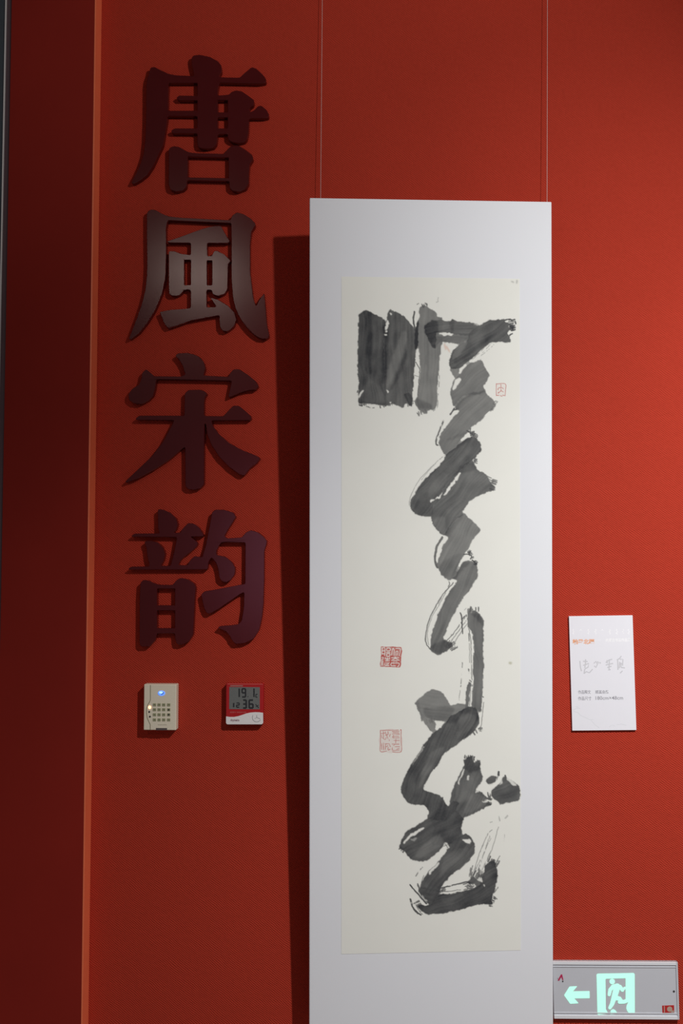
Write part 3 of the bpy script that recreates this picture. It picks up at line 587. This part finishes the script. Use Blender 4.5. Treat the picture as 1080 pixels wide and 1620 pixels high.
seal((598, 638, 1152, 1193), [160,160,910,160,910,930,160,920], .18,
  [[(150,150),(820,140)],[(890,145),(925,150),(920,500),(925,940),(600,945)],[(150,150),(155,600),(150,930),(370,925)],
   [(180,270),(330,250)],[(260,190),(265,430)],[(190,330),(200,430)],[(330,200),(430,450)],[(430,200),(430,300),(340,330)],[(240,430),(330,500),(370,420)],[(520,290),(490,380)],
   [(590,190),(850,190)],[(590,290),(860,290)],[(620,240),(830,240)],[(640,330),(620,430),(850,420)],[(640,380),(830,370)],[(650,525),(860,525)],[(725,480),(720,620)],[(590,660),(840,665)],[(700,660),(640,720)],[(690,760),(860,760)],[(600,800),(610,890),(850,890)],[(760,850),(850,830)],
   [(200,640),(195,860)],[(265,620),(265,870)],[(320,650),(480,650)],[(480,500),(490,540)],[(480,650),(520,760)],[(350,660),(330,860)],[(440,780),(440,880),(510,850)],[(370,760),(430,720)]],
  .95, False, 9, 'square seal with thin red lines, the lower of two at the left')
seal((781, 802, 602, 632), [250,330,760,330,760,1040,230,1010], .10,
  [[(250,1000),(240,700),(250,360),(300,335),(760,335),(765,700),(745,1010)],[(240,1000),(400,985)],[(470,1000),(560,1040)],[(590,980),(740,1000)],
   [(505,350),(505,520)],[(350,680),(340,620),(400,560),(500,545),(600,570),(645,620)],[(505,620),(505,720),(370,860)],[(505,720),(640,790)],[(350,880),(370,800)]],
  .9, False, 10, 'small upright seal at the right edge beside the zigzag stroke', .4)
# faint foxing marks
def mark(x0, y0, pts, t, col, label, wd=2.0):
    S = Ink(x0-9, x0+9, y0-9, y0+9, .8, warp=.8)
    for q in pts: S.line(q, wd, t, .15, 31)
    S.A = blur(S.A, 2)
    c = np.array(lin(col)); grid_mesh('paper_stain', S, BP, PT+0.00006, lambda ink, used: PAPER*(1-ink.A[used][:, None])+c*ink.A[used][:, None], .03, m_print, paper, label=label)
mark(706, 551, [[(703, 545), (705, 553)], [(706, 548), (711, 557)]], .5, (214, 140, 100), 'faint orange stain under the crossbar')
mark(807, 1049, [[(806, 1049), (808, 1049.5)]], .55, (150, 148, 100), 'small olive stain at the right', 4)
mark(812, 447, [[(809, 445.5), (812, 446.5)], [(817, 444), (817, 448)]], .6, (90, 92, 84), 'small dark speck in the top right corner', 1.8)

# wires: straight down from the rail, each ending in a hook free of the board
def tube(name, pts, r, m, parent, n=8):
    bm = bmesh.new(); rings = []
    for i, p in enumerate(pts):
        p = Vector(p); d = (Vector(pts[min(i+1, len(pts)-1)])-Vector(pts[max(i-1, 0)])).normalized()
        a = d.cross(Vector((0.3, 1, 0.1))).normalized(); b = d.cross(a)
        rings.append([bm.verts.new(p+(a*math.cos(2*math.pi*k/n)+b*math.sin(2*math.pi*k/n))*r) for k in range(n)])
    for A, B in zip(rings[:-1], rings[1:]):
        for k in range(n): bm.faces.new((A[k], A[(k+1) % n], B[(k+1) % n], B[k]))
    bm.faces.new(rings[0]); bm.faces.new(rings[-1][::-1]); return obj(name, bm, m, parent)
for top, bot, d0, d1, lab in (((509.6, 0), (507, 312), 0.018, 0.028, 'thin hanging wire above the left end of the white board'),
                        ((865.6, 0), (865, 318), 0.030, 0.036, 'thin hanging wire above the right corner of the white board')):
    pt = Plane((0, -d0, 0), (1, 0, 0), (0, 0, 1)); pb = Plane((0, -d1, 0), (1, 0, 0), (0, 0, 1))
    a = pt.px(*top); b = pb.px(*bot)
    A = Vector((a[0], -d0, a[1])); B = Vector((b[0], -d1, b[1])); R = A+(A-B)*((CEILZ-0.03-A.z)/(A.z-B.z)); R.y = min(R.y, -0.008)
    Bz = B+(B-A).normalized()*0.25
    H = Bz
    t = bpy.data.objects.new('hanging_wire', None); C.objects.link(t); t.location = R
    setp(t, label=lab, category='wire', group='wires carrying the white board')
    tube('wire', [R-R, A-R, B-R, Bz-R], 0.00055, M_WIRE, t)
    bm = bmesh.new(); add_box(bm, H.x-R.x-0.008, H.x-R.x+0.008, H.y-R.y-0.003, H.y-R.y+0.003, H.z-R.z-0.012, H.z-R.z+0.006, 0.001)
    obj('hook', bm, M_METAL, t)

# ================================================================== TEXT HELPER
def text(name, s, pl, x0, y0, x1, y1, c, m, parent, bold=0.0, depth=0.00012, shear=0.0, **k):
    """flat print fitted to the pixel box on a local plane"""
    cu = bpy.data.curves.new(name, 'FONT'); cu.body = s; cu.size = 1.0; cu.offset = bold; cu.shear = shear; cu.resolution_u = 3
    o = bpy.data.objects.new(name+'_src', cu); C.objects.link(o); bpy.context.view_layer.update()
    dg = bpy.context.evaluated_depsgraph_get(); me = bpy.data.meshes.new_from_object(o.evaluated_get(dg)); bpy.data.objects.remove(o)
    n = len(me.vertices)
    if n == 0: return None
    v = np.zeros(n*3); me.vertices.foreach_get('co', v); v = v.reshape(-1, 3)
    a0, b0 = pl.px(x0, y0, c); a1, b1 = pl.px(x1, y1, c); mn, mx = v.min(0), v.max(0)
    v[:, 0] = a0+(v[:, 0]-mn[0])/(mx[0]-mn[0])*(a1-a0); v[:, 1] = b1+(v[:, 1]-mn[1])/(mx[1]-mn[1])*(b0-b1); v[:, 2] = c+depth
    me.vertices.foreach_set('co', v.ravel()); me.update(); me.materials.clear()
    return obj(name, me, m, parent, **k)

# ================================================================== CAPTION CARD
cp = rotplane(905, 1156, 0.0175)
cd = 0.008
card = thing('caption_card', 'small white caption card with grey writing, on the wall right of the board', 'card', cp)
cw = cp.px(1006.3, 1153.5, cd)[0]; ch = cp.px(900, 975, cd)[1]; c0 = cp.px(905, 1156, cd)
bm = bmesh.new(); add_box(bm, c0[0], cw, c0[1], ch, 0, cd, 0.0005, 1); obj('card_sheet', bm, M_CARD, card)
V = (880, 960, 1080/140)
def q(x, y): return (V[0]+x/V[2], V[1]+y/V[2])
def cardlines(name, m, wd, paths, **k):
    bm = bmesh.new()
    for p in paths:
        pts = [cp.px(*q(*a), cd) for a in p]; ribbon(bm, pts, wd, cd-0.0002, cd+0.00012)
    return obj(name, bm, m, card, **k)
text('printed_title', '翰墨北疆', cp, *q(195, 395), *q(462, 455), cd, M_ORG, card, bold=0.035, label='orange printed title')
text('printed_subtitle', '内蒙古书法作品展', cp, *q(600, 385), *q(905, 430), cd, M_WINK, card, bold=0.02, label='small white printed line beside the orange title')
cardlines('printed_dash', M_WINK, 0.0006, [[(472, 408), (545, 406)]])
ticks = []
for i, (x, h) in enumerate(((205,70),(295,14),(390,70),(475,80),(558,16),(648,72),(735,70),(812,30),(880,72))):
    y = 270
    ticks += [[(x, y), (x+3, y+h)]]
    for kx in range(3):
        if h > 20: ticks += [[(x, y+10+kx*20), (x+(14 if (i+kx) % 2 else -14), y+16+kx*20)]]
        elif kx == 0: ticks += [[(x-12, y+20), (x, y+6), (x+14, y+22)]]
cardlines('upright_script', M_WINK, 0.0010, ticks, label='row of white upright script')
cardlines('brush_script', M_PINK, 0.0030, [
  [(285,660),(292,740),(305,785)],[(355,640),(352,700),(345,745)],[(325,665),(380,668)],[(325,715),(395,690),(385,735),(345,760),(335,815)],[(335,815),(365,790),(400,805),(440,760)],
  [(455,690),(480,665),(500,700),(480,740),(460,720)],[(500,665),(515,690)],[(525,675),(540,690)],
  [(600,680),(640,650),(680,640)],[(615,650),(620,690)],[(645,640),(640,760)],[(600,710),(690,690)],[(620,740),(670,725)],[(630,770),(660,765)],
  [(790,600),(770,630),(735,650)],[(745,650),(750,770)],[(775,640),(810,640),(805,720)],[(770,670),(765,750)],[(785,680),(785,740)],[(760,700),(810,695)],[(790,740),(835,745)],[(805,780),(775,810)]],
  label='grey brush-style title')
for s, x0, x1, y0, y1 in (('作品释文', 262, 418, 1018, 1062), ('顺其自然', 472, 636, 1018, 1060), ('作品尺寸', 262, 425, 1096, 1140)):
    text('printed_text', s, cp, *q(x0, y0), *q(x1, y1), cd, M_GINK, card, bold=0.012)
text('printed_text', '180cm×48cm', cp, *q(475, 1092), *q(812, 1132), cd, M_GINK, card, bold=0.008)
for path in ([(200,1260),(250,1235),(290,1240)], [(205,1275),(260,1290),(300,1330),(340,1345),(400,1375),(455,1380)], [(420,1384),(470,1440),(520,1475)], [(640,1465),(680,1440),(715,1460)], [(740,1440),(790,1430),(850,1445)], [(230,1215),(270,1225)]):
    cardlines('landscape_print', M_FINK, 0.0011, [path], label='faint grey landscape line low on the card')

# ================================================================== KEYPAD
kp = rotplane(252, 1120, 0.0)
KD = 0.030
key = thing('alarm_keypad', 'beige alarm keypad with blue lamp and sixteen keys, under the lowest raised character', 'keypad', kp)
K = (210, 1060, 12.0)
def kq(x, y, c=KD): return kp.px(K[0]+x/K[2], K[1]+y/K[2], c)
a = kq(212, 270); b = kq(820, 1145)
bm = bmesh.new(); add_box(bm, a[0], b[0], b[1], a[1], 0.0, KD, 0.0022, 3); obj('casing', bm, M_BEIGE, key)
def kdisc(name, m, x, y, rx, ryy, h, n=14, **k):
    bm = bmesh.new(); c = kq(x, y); s = 1/12.0*kscale
    prism(bm, disc(c[0], c[1], rx*s, n, ryy*s), [], KD-0.0004, KD+h); return obj(name, bm, m, key, **k)
kscale = (kq(700, 600)[0]-kq(400, 600)[0])/300*12
kdisc('indicator_lamp', M_BLUE, 545, 440, 68, 48, 0.0008, 18, label='oval blue lamp')
kdisc('lamp_core', M_WBLUE, 535, 425, 36, 22, 0.0010, 14)
bm = bmesh.new(); ribbon(bm, [kq(540, 462), kq(560, 455), kq(588, 425)], 0.0019, KD+0.0009, KD+0.0014); obj('check_mark', bm, M_DARK, key)
kdisc('status_light', M_LED, 320, 708, 26, 30, 0.0012, label='glowing orange status light')
kdisc('status_light', M_DARK, 312, 795, 18, 18, 0.0005); kdisc('status_light', M_DARK, 325, 885, 18, 18, 0.0005)
src = None
for r_, y in enumerate((660, 752, 848, 945)):
    for c_, x in enumerate((412, 500, 588, 682)):
        p = kq(x, y)
        if src is None:
            bm = bmesh.new(); s = kscale/12; add_box(bm, -31*s, 31*s, -27*s, 27*s, -0.0005, 0.0012, 0.0006, 1); src = obj('key', bm, M_KEY, key); o = src
            bm = bmesh.new(); ribbon(bm, [(-12*s, 8*s), (12*s, 8*s), (6*s, -10*s)], 0.0009, 0.0012, 0.00145); lg = obj('key_legend', bm, M_DARK, src)
        else:
            o = src.copy(); C.objects.link(o); o.parent = key
            g = lg.copy(); C.objects.link(g); g.parent = o
        o.location = (p[0], p[1], KD)
for y in (752, 845): kdisc('arrow_mark', M_DARK, 684, y, 15, 17, 0.0017)
bm = bmesh.new(); ribbon(bm, [kq(*p) for p in ((335,285),(335,560),(318,610),(285,660),(262,740),(262,830),(275,910),(300,970),(330,1030),(332,1140))], 0.0016, KD-0.0005, KD+0.0003)
obj('cover_seam', bm, mat('olive_seam', (0.22, 0.20, 0.12), 0.6), key)
p0 = kq(440, 1100); p1 = kq(650, 1142)
box('name_label', mat('brown_grey_label', (0.11, 0.09, 0.085), 0.5), key, p0[0], p1[0], p1[1], p0[1], KD-0.0003, KD+0.0005)
bm = bmesh.new(); ribbon(bm, [kq(475, 1040), kq(645, 1040)], 0.0012, KD-0.0002, KD+0.0003); obj('printed_line', bm, mat('soft_grey_print', (0.42, 0.38, 0.30), 0.6), key)

# ================================================================== THERMOMETER
tp = rotplane(387, 1114, 0.0)
TD = 0.022
th = thing('digital_thermometer', 'red and white digital thermometer reading 19.1, right of the beige keypad', 'thermometer', tp)
TV = (345, 1060, 12.0)
def tq(x, y, c=TD): return tp.px(TV[0]+x/TV[2], TV[1]+y/TV[2], c)
a = tq(148, 255); b = tq(855, 1032)
bm = bmesh.new(); add_box(bm, a[0], b[0], b[1], a[1], 0.0, TD, 0.0022, 3); obj('casing', bm, M_REDP, th)
wave = [(150,880),(220,890),(300,890),(380,876),(460,850),(540,822),(620,806),(700,800),(780,802),(852,812),(854,1000),(840,1022),(820,1030),(180,1030),(160,1022),(150,1000)]
bm = bmesh.new(); prism(bm, [tq(*p, TD) for p in wave], [], 0.0150, TD+0.0006); obj('lower_cover', bm, M_WHITEP, th, label='white lower cover with a wavy top edge')
bm = bmesh.new(); a = tq(175, 258); b = tq(840, 275); add_box(bm, a[0], b[0], b[1], a[1], TD-0.002, TD+0.0006, 0.0003, 1); obj('top_rim', bm, mat('pale_red_plastic', (0.62, 0.12, 0.10), 0.3), th)
a = tq(212, 322); b = tq(788, 745)
box('display', M_LCD, th, a[0], b[0], b[1], a[1], TD-0.001, TD+0.0004, label='grey liquid crystal display')
SEGS = {'1': 'bc', '2': 'abged', '3': 'abgcd', '6': 'afgedc', '9': 'abcdfg', '0': 'abcdef', '8': 'abcdefg', 'C': 'afed'}
def digit(ch, x0, y0, w_, h_, t_):
    bm = bmesh.new(); ym = y0+h_/2
    S = {'a': ((x0, y0), (x0+w_, y0)), 'g': ((x0, ym), (x0+w_, ym)), 'd': ((x0, y0+h_), (x0+w_, y0+h_)), 'f': ((x0, y0), (x0, ym)), 'b': ((x0+w_, y0), (x0+w_, ym)), 'e': ((x0, ym), (x0, y0+h_)), 'c': ((x0+w_, ym), (x0+w_, y0+h_))}
    for s in SEGS[ch]:
        a, b = S[s]; ribbon(bm, [tq(*a), tq(*b)], t_/12*kscale, TD+0.0003, TD+0.0007)
    obj('display_digit', bm, M_SEG, th)
digit('1', 330, 350, 70, 160, 26); digit('9', 455, 355, 65, 155, 26); digit('1', 610, 350, 70, 160, 26)
digit('3', 475, 570, 58, 150, 30); digit('6', 590, 570, 70, 150, 30)
digit('1', 265, 625, 30, 80, 26); digit('2', 350, 625, 50, 80, 20); digit('C', 715, 460, 32, 55, 14)
bm = bmesh.new(); ribbon(bm, [tq(558, 505), tq(574, 505)], 0.0018, TD+0.0003, TD+0.0007); obj('display_point', bm, M_SEG, th); bm = bmesh.new(); ribbon(bm, [tq(710, 650), tq(770, 720)], 0.0020, TD+0.0003, TD+0.0007); ribbon(bm, [tq(715, 700), tq(765, 665)], 0.0018, TD+0.0003, TD+0.0007); obj('display_marks', bm, M_SEG, th)
for x0, x1, y, wd in ((230, 468, 300, 26), ):
    bm = bmesh.new(); ribbon(bm, [tq(x0, y), tq(x1, y)], wd/12*kscale*.8, TD-0.0002, TD+0.0003); obj('printed_line', bm, mat('dusty_pink_print', (0.38, 0.16, 0.14), 0.6), th)
text('printed_text', '温湿度计 TEMPERATURE', tp, TV[0]+225/12, TV[1]+785/12, TV[0]+530/12, TV[1]+818/12, TD, mat('pale_red_print', (0.55, 0.16, 0.15), 0.6), th)
text('printed_logo', 'Anymetre', tp, TV[0]+228/12, TV[1]+925/12, TV[0]+400/12, TV[1]+990/12, TD+0.0006, mat('dark_plum_print', (0.16, 0.03, 0.06), 0.6), th, bold=0.02, shear=0.3)
bm = bmesh.new(); cx, cy = tq(732, 900, TD+.0006); r = 82/12*kscale
ribbon(bm, [(cx+r*math.cos(a), cy+r*math.sin(a)) for a in [math.radians(d) for d in range(150, 345, 15)]], 0.0011, TD+0.0004, TD+0.0010)
ribbon(bm, [(cx, cy), (cx, cy+r*.55)], 0.0011, TD+0.0004, TD+0.0010); ribbon(bm, [(cx, cy), (cx+r*.8, cy-r*.3)], 0.0009, TD+0.0004, TD+0.0010); ribbon(bm, [(cx, cy), (cx-r*.5, cy-r*.3)], 0.0007, TD+0.0004, TD+0.0010)
obj('dial_mark', bm, mat('grey_mark', (0.25, 0.25, 0.27), 0.5), th)

# ================================================================== EXIT SIGN
ep = rotplane(973, 1571, 0.0135)
ED = 0.013
ex = thing('exit_sign', 'lit grey metal exit sign with mint running figure, low at the right of the board', 'exit sign', ep)
ER = (970, 1515, 1080/110); EL = (870, 1515, 1080/110)
def er(x, y, c=ED): return ep.px(ER[0]+x/ER[2], ER[1]+y/ER[2], c)
def el(x, y, c=ED): return ep.px(EL[0]+x/EL[2], EL[1]+y/EL[2], c)
TR = er(1000, 72); BR = er(1025, 965)
x0 = -TR[0]-0.0; x1 = (TR[0]+BR[0])/2
x0 = -x1-0.002; y1 = TR[1]; y0 = BR[1]
bm = bmesh.new(); add_box(bm, x0, x1, y0, y1, 0.0, ED-0.003, 0.001, 1); obj('housing', bm, M_ALU, ex)
s = (x1-x0)/202.0
for nm, ya, yb, cc in (('rail', y1-5.0*s, y1, ED), ('rail', y1-9.5*s, y1-7.5*s, ED-0.0015), ('rail', y0, y0+5.5*s, ED), ('rail', y0+8.0*s, y0+10.0*s, ED-0.0015)):
    bm = bmesh.new(); add_box(bm, x0, x1, ya, yb, 0.002, cc, 0.0006, 2); obj(nm, bm, M_ALUH if cc == ED else M_ALU, ex)
bm = bmesh.new(); add_box(bm, x1-3.0*s, x1, y0, y1, 0.002, ED+0.0002, 0.0006, 2); obj('end_cap', bm, M_ALU, ex)
fz = ED-0.003
def sign(name, m, polys, h=0.0006, **k):
    bm = bmesh.new()
    for o_, hs in polys: prism(bm, o_, hs, fz-0.0004, fz+h+0.00003*len(bm.verts)/20)
    return obj(name, bm, m, ex, **k)
def R4(pts, cap=0): return [el(*p, fz) for p in (pts if not cap else [tuple(v) for v in round_poly(pts, cap)])]
# doorway in left-view coordinates (right view = +981.8)
sh_ = 100*ER[2]
door = [(720,262),(735,250),(sh_+315,240),(sh_+328,255),(sh_+330,850),(sh_+320,860),(sh_+245,862),(sh_+215,830),(sh_+200,790),(sh_+205,745),(sh_+232,690),(sh_+190,640),(sh_+190,318),(857,328),(862,800),(880,830),(900,868),(735,885)]
sign('doorway_symbol', M_SIGN, [(R4(door, 6), [])], label='lit mint doorway frame')
def blob(path, wd):
    """thick stroke outline with round ends, in left-view units"""
    P = [Vector(p) for p in path]; L_, R_ = [], []
    for i, p in enumerate(P):
        d = (P[min(i+1, len(P)-1)]-P[max(i-1, 0)]).normalized(); n_ = Vector((-d.y, d.x)); w0 = wd[i] if isinstance(wd, (list, tuple)) else wd
        L_.append(p+n_*w0/2); R_.append(p-n_*w0/2)
    wa = wd[0] if isinstance(wd, (list, tuple)) else wd; wb = wd[-1] if isinstance(wd, (list, tuple)) else wd
    d = (P[-1]-P[-2]).normalized(); a = math.atan2(d.y, d.x); ce = [P[-1]+Vector((math.cos(a+t), math.sin(a+t)))*wb/2 for t in (1.0, .5, 0, -.5, -1.0)]
    d = (P[0]-P[1]).normalized(); a = math.atan2(d.y, d.x); cs = [P[0]+Vector((math.cos(a+t), math.sin(a+t)))*wa/2 for t in (1.0, .5, 0, -.5, -1.0)]
    return [tuple(v) for v in L_+ce+R_[::-1]+cs]
man = [R4(disc(962, 371, 42, 18)),
       R4(blob([(915,575),(930,500),(975,450),(1040,440)], [46,56,64,70])),
       R4(blob([(1030,440),(1085,455),(1120,505)], [66,60,50])), R4(blob([(1120,500),(1160,470)], [40,34])),
       R4(blob([(1040,450),(1010,560),(985,640)], [95,88,76])),
       R4(blob([(985,640),(960,720),(925,780)], [74,62,46])),
       R4(blob([(1000,620),(1080,640),(1110,685)], [74,62,54])), R4(blob([(1075,690),(1150,685),(1195,665)], [50,54,58])),
       R4([(935,875),(940,825),(975,800),(1010,818),(1040,860),(1035,868)])]
sign('running_figure', M_SIGN, [(o_, []) for o_ in man], 0.0007, label='lit mint running figure')
arrow = [(215,585),(300,450),(418,445),(350,525),(610,520),(612,630),(372,632),(440,708),(310,716)]
sign('arrow_symbol', M_SIGN, [(R4(arrow, 5), [])], label='lit mint arrow pointing left')
sign('brand_mark', M_MAG, [(R4([(115,355),(165,262),(185,258),(205,345),(190,350),(172,300),(140,358)]), [])], label='small magenta mark in the upper corner')
sign('brand_mark', M_DARK, [(R4(disc(195, 368, 12, 8)), []), (R4([(120,335),(112,320),(122,318)]), [])])
sign('indicator_hole', M_DARK, [([er(*p, fz) for p in disc(938, 525, 17, 12)], [])])
sign('warning_sticker', M_STICK, [([er(*p, fz) for p in ((755,745),(940,738),(943,852),(760,858))], [])], label='small red sticker in the lower right corner')
sign('sticker_print', M_TAN, [([er(*p, fz) for p in disc(872, 798, 42, 14)], []), ([er(*p, fz) for p in ((782,750),(795,750),(797,850),(784,850))], []), ([er(*p, fz) for p in ((890,820),(935,818),(936,850),(895,852))], [])], 0.0009)
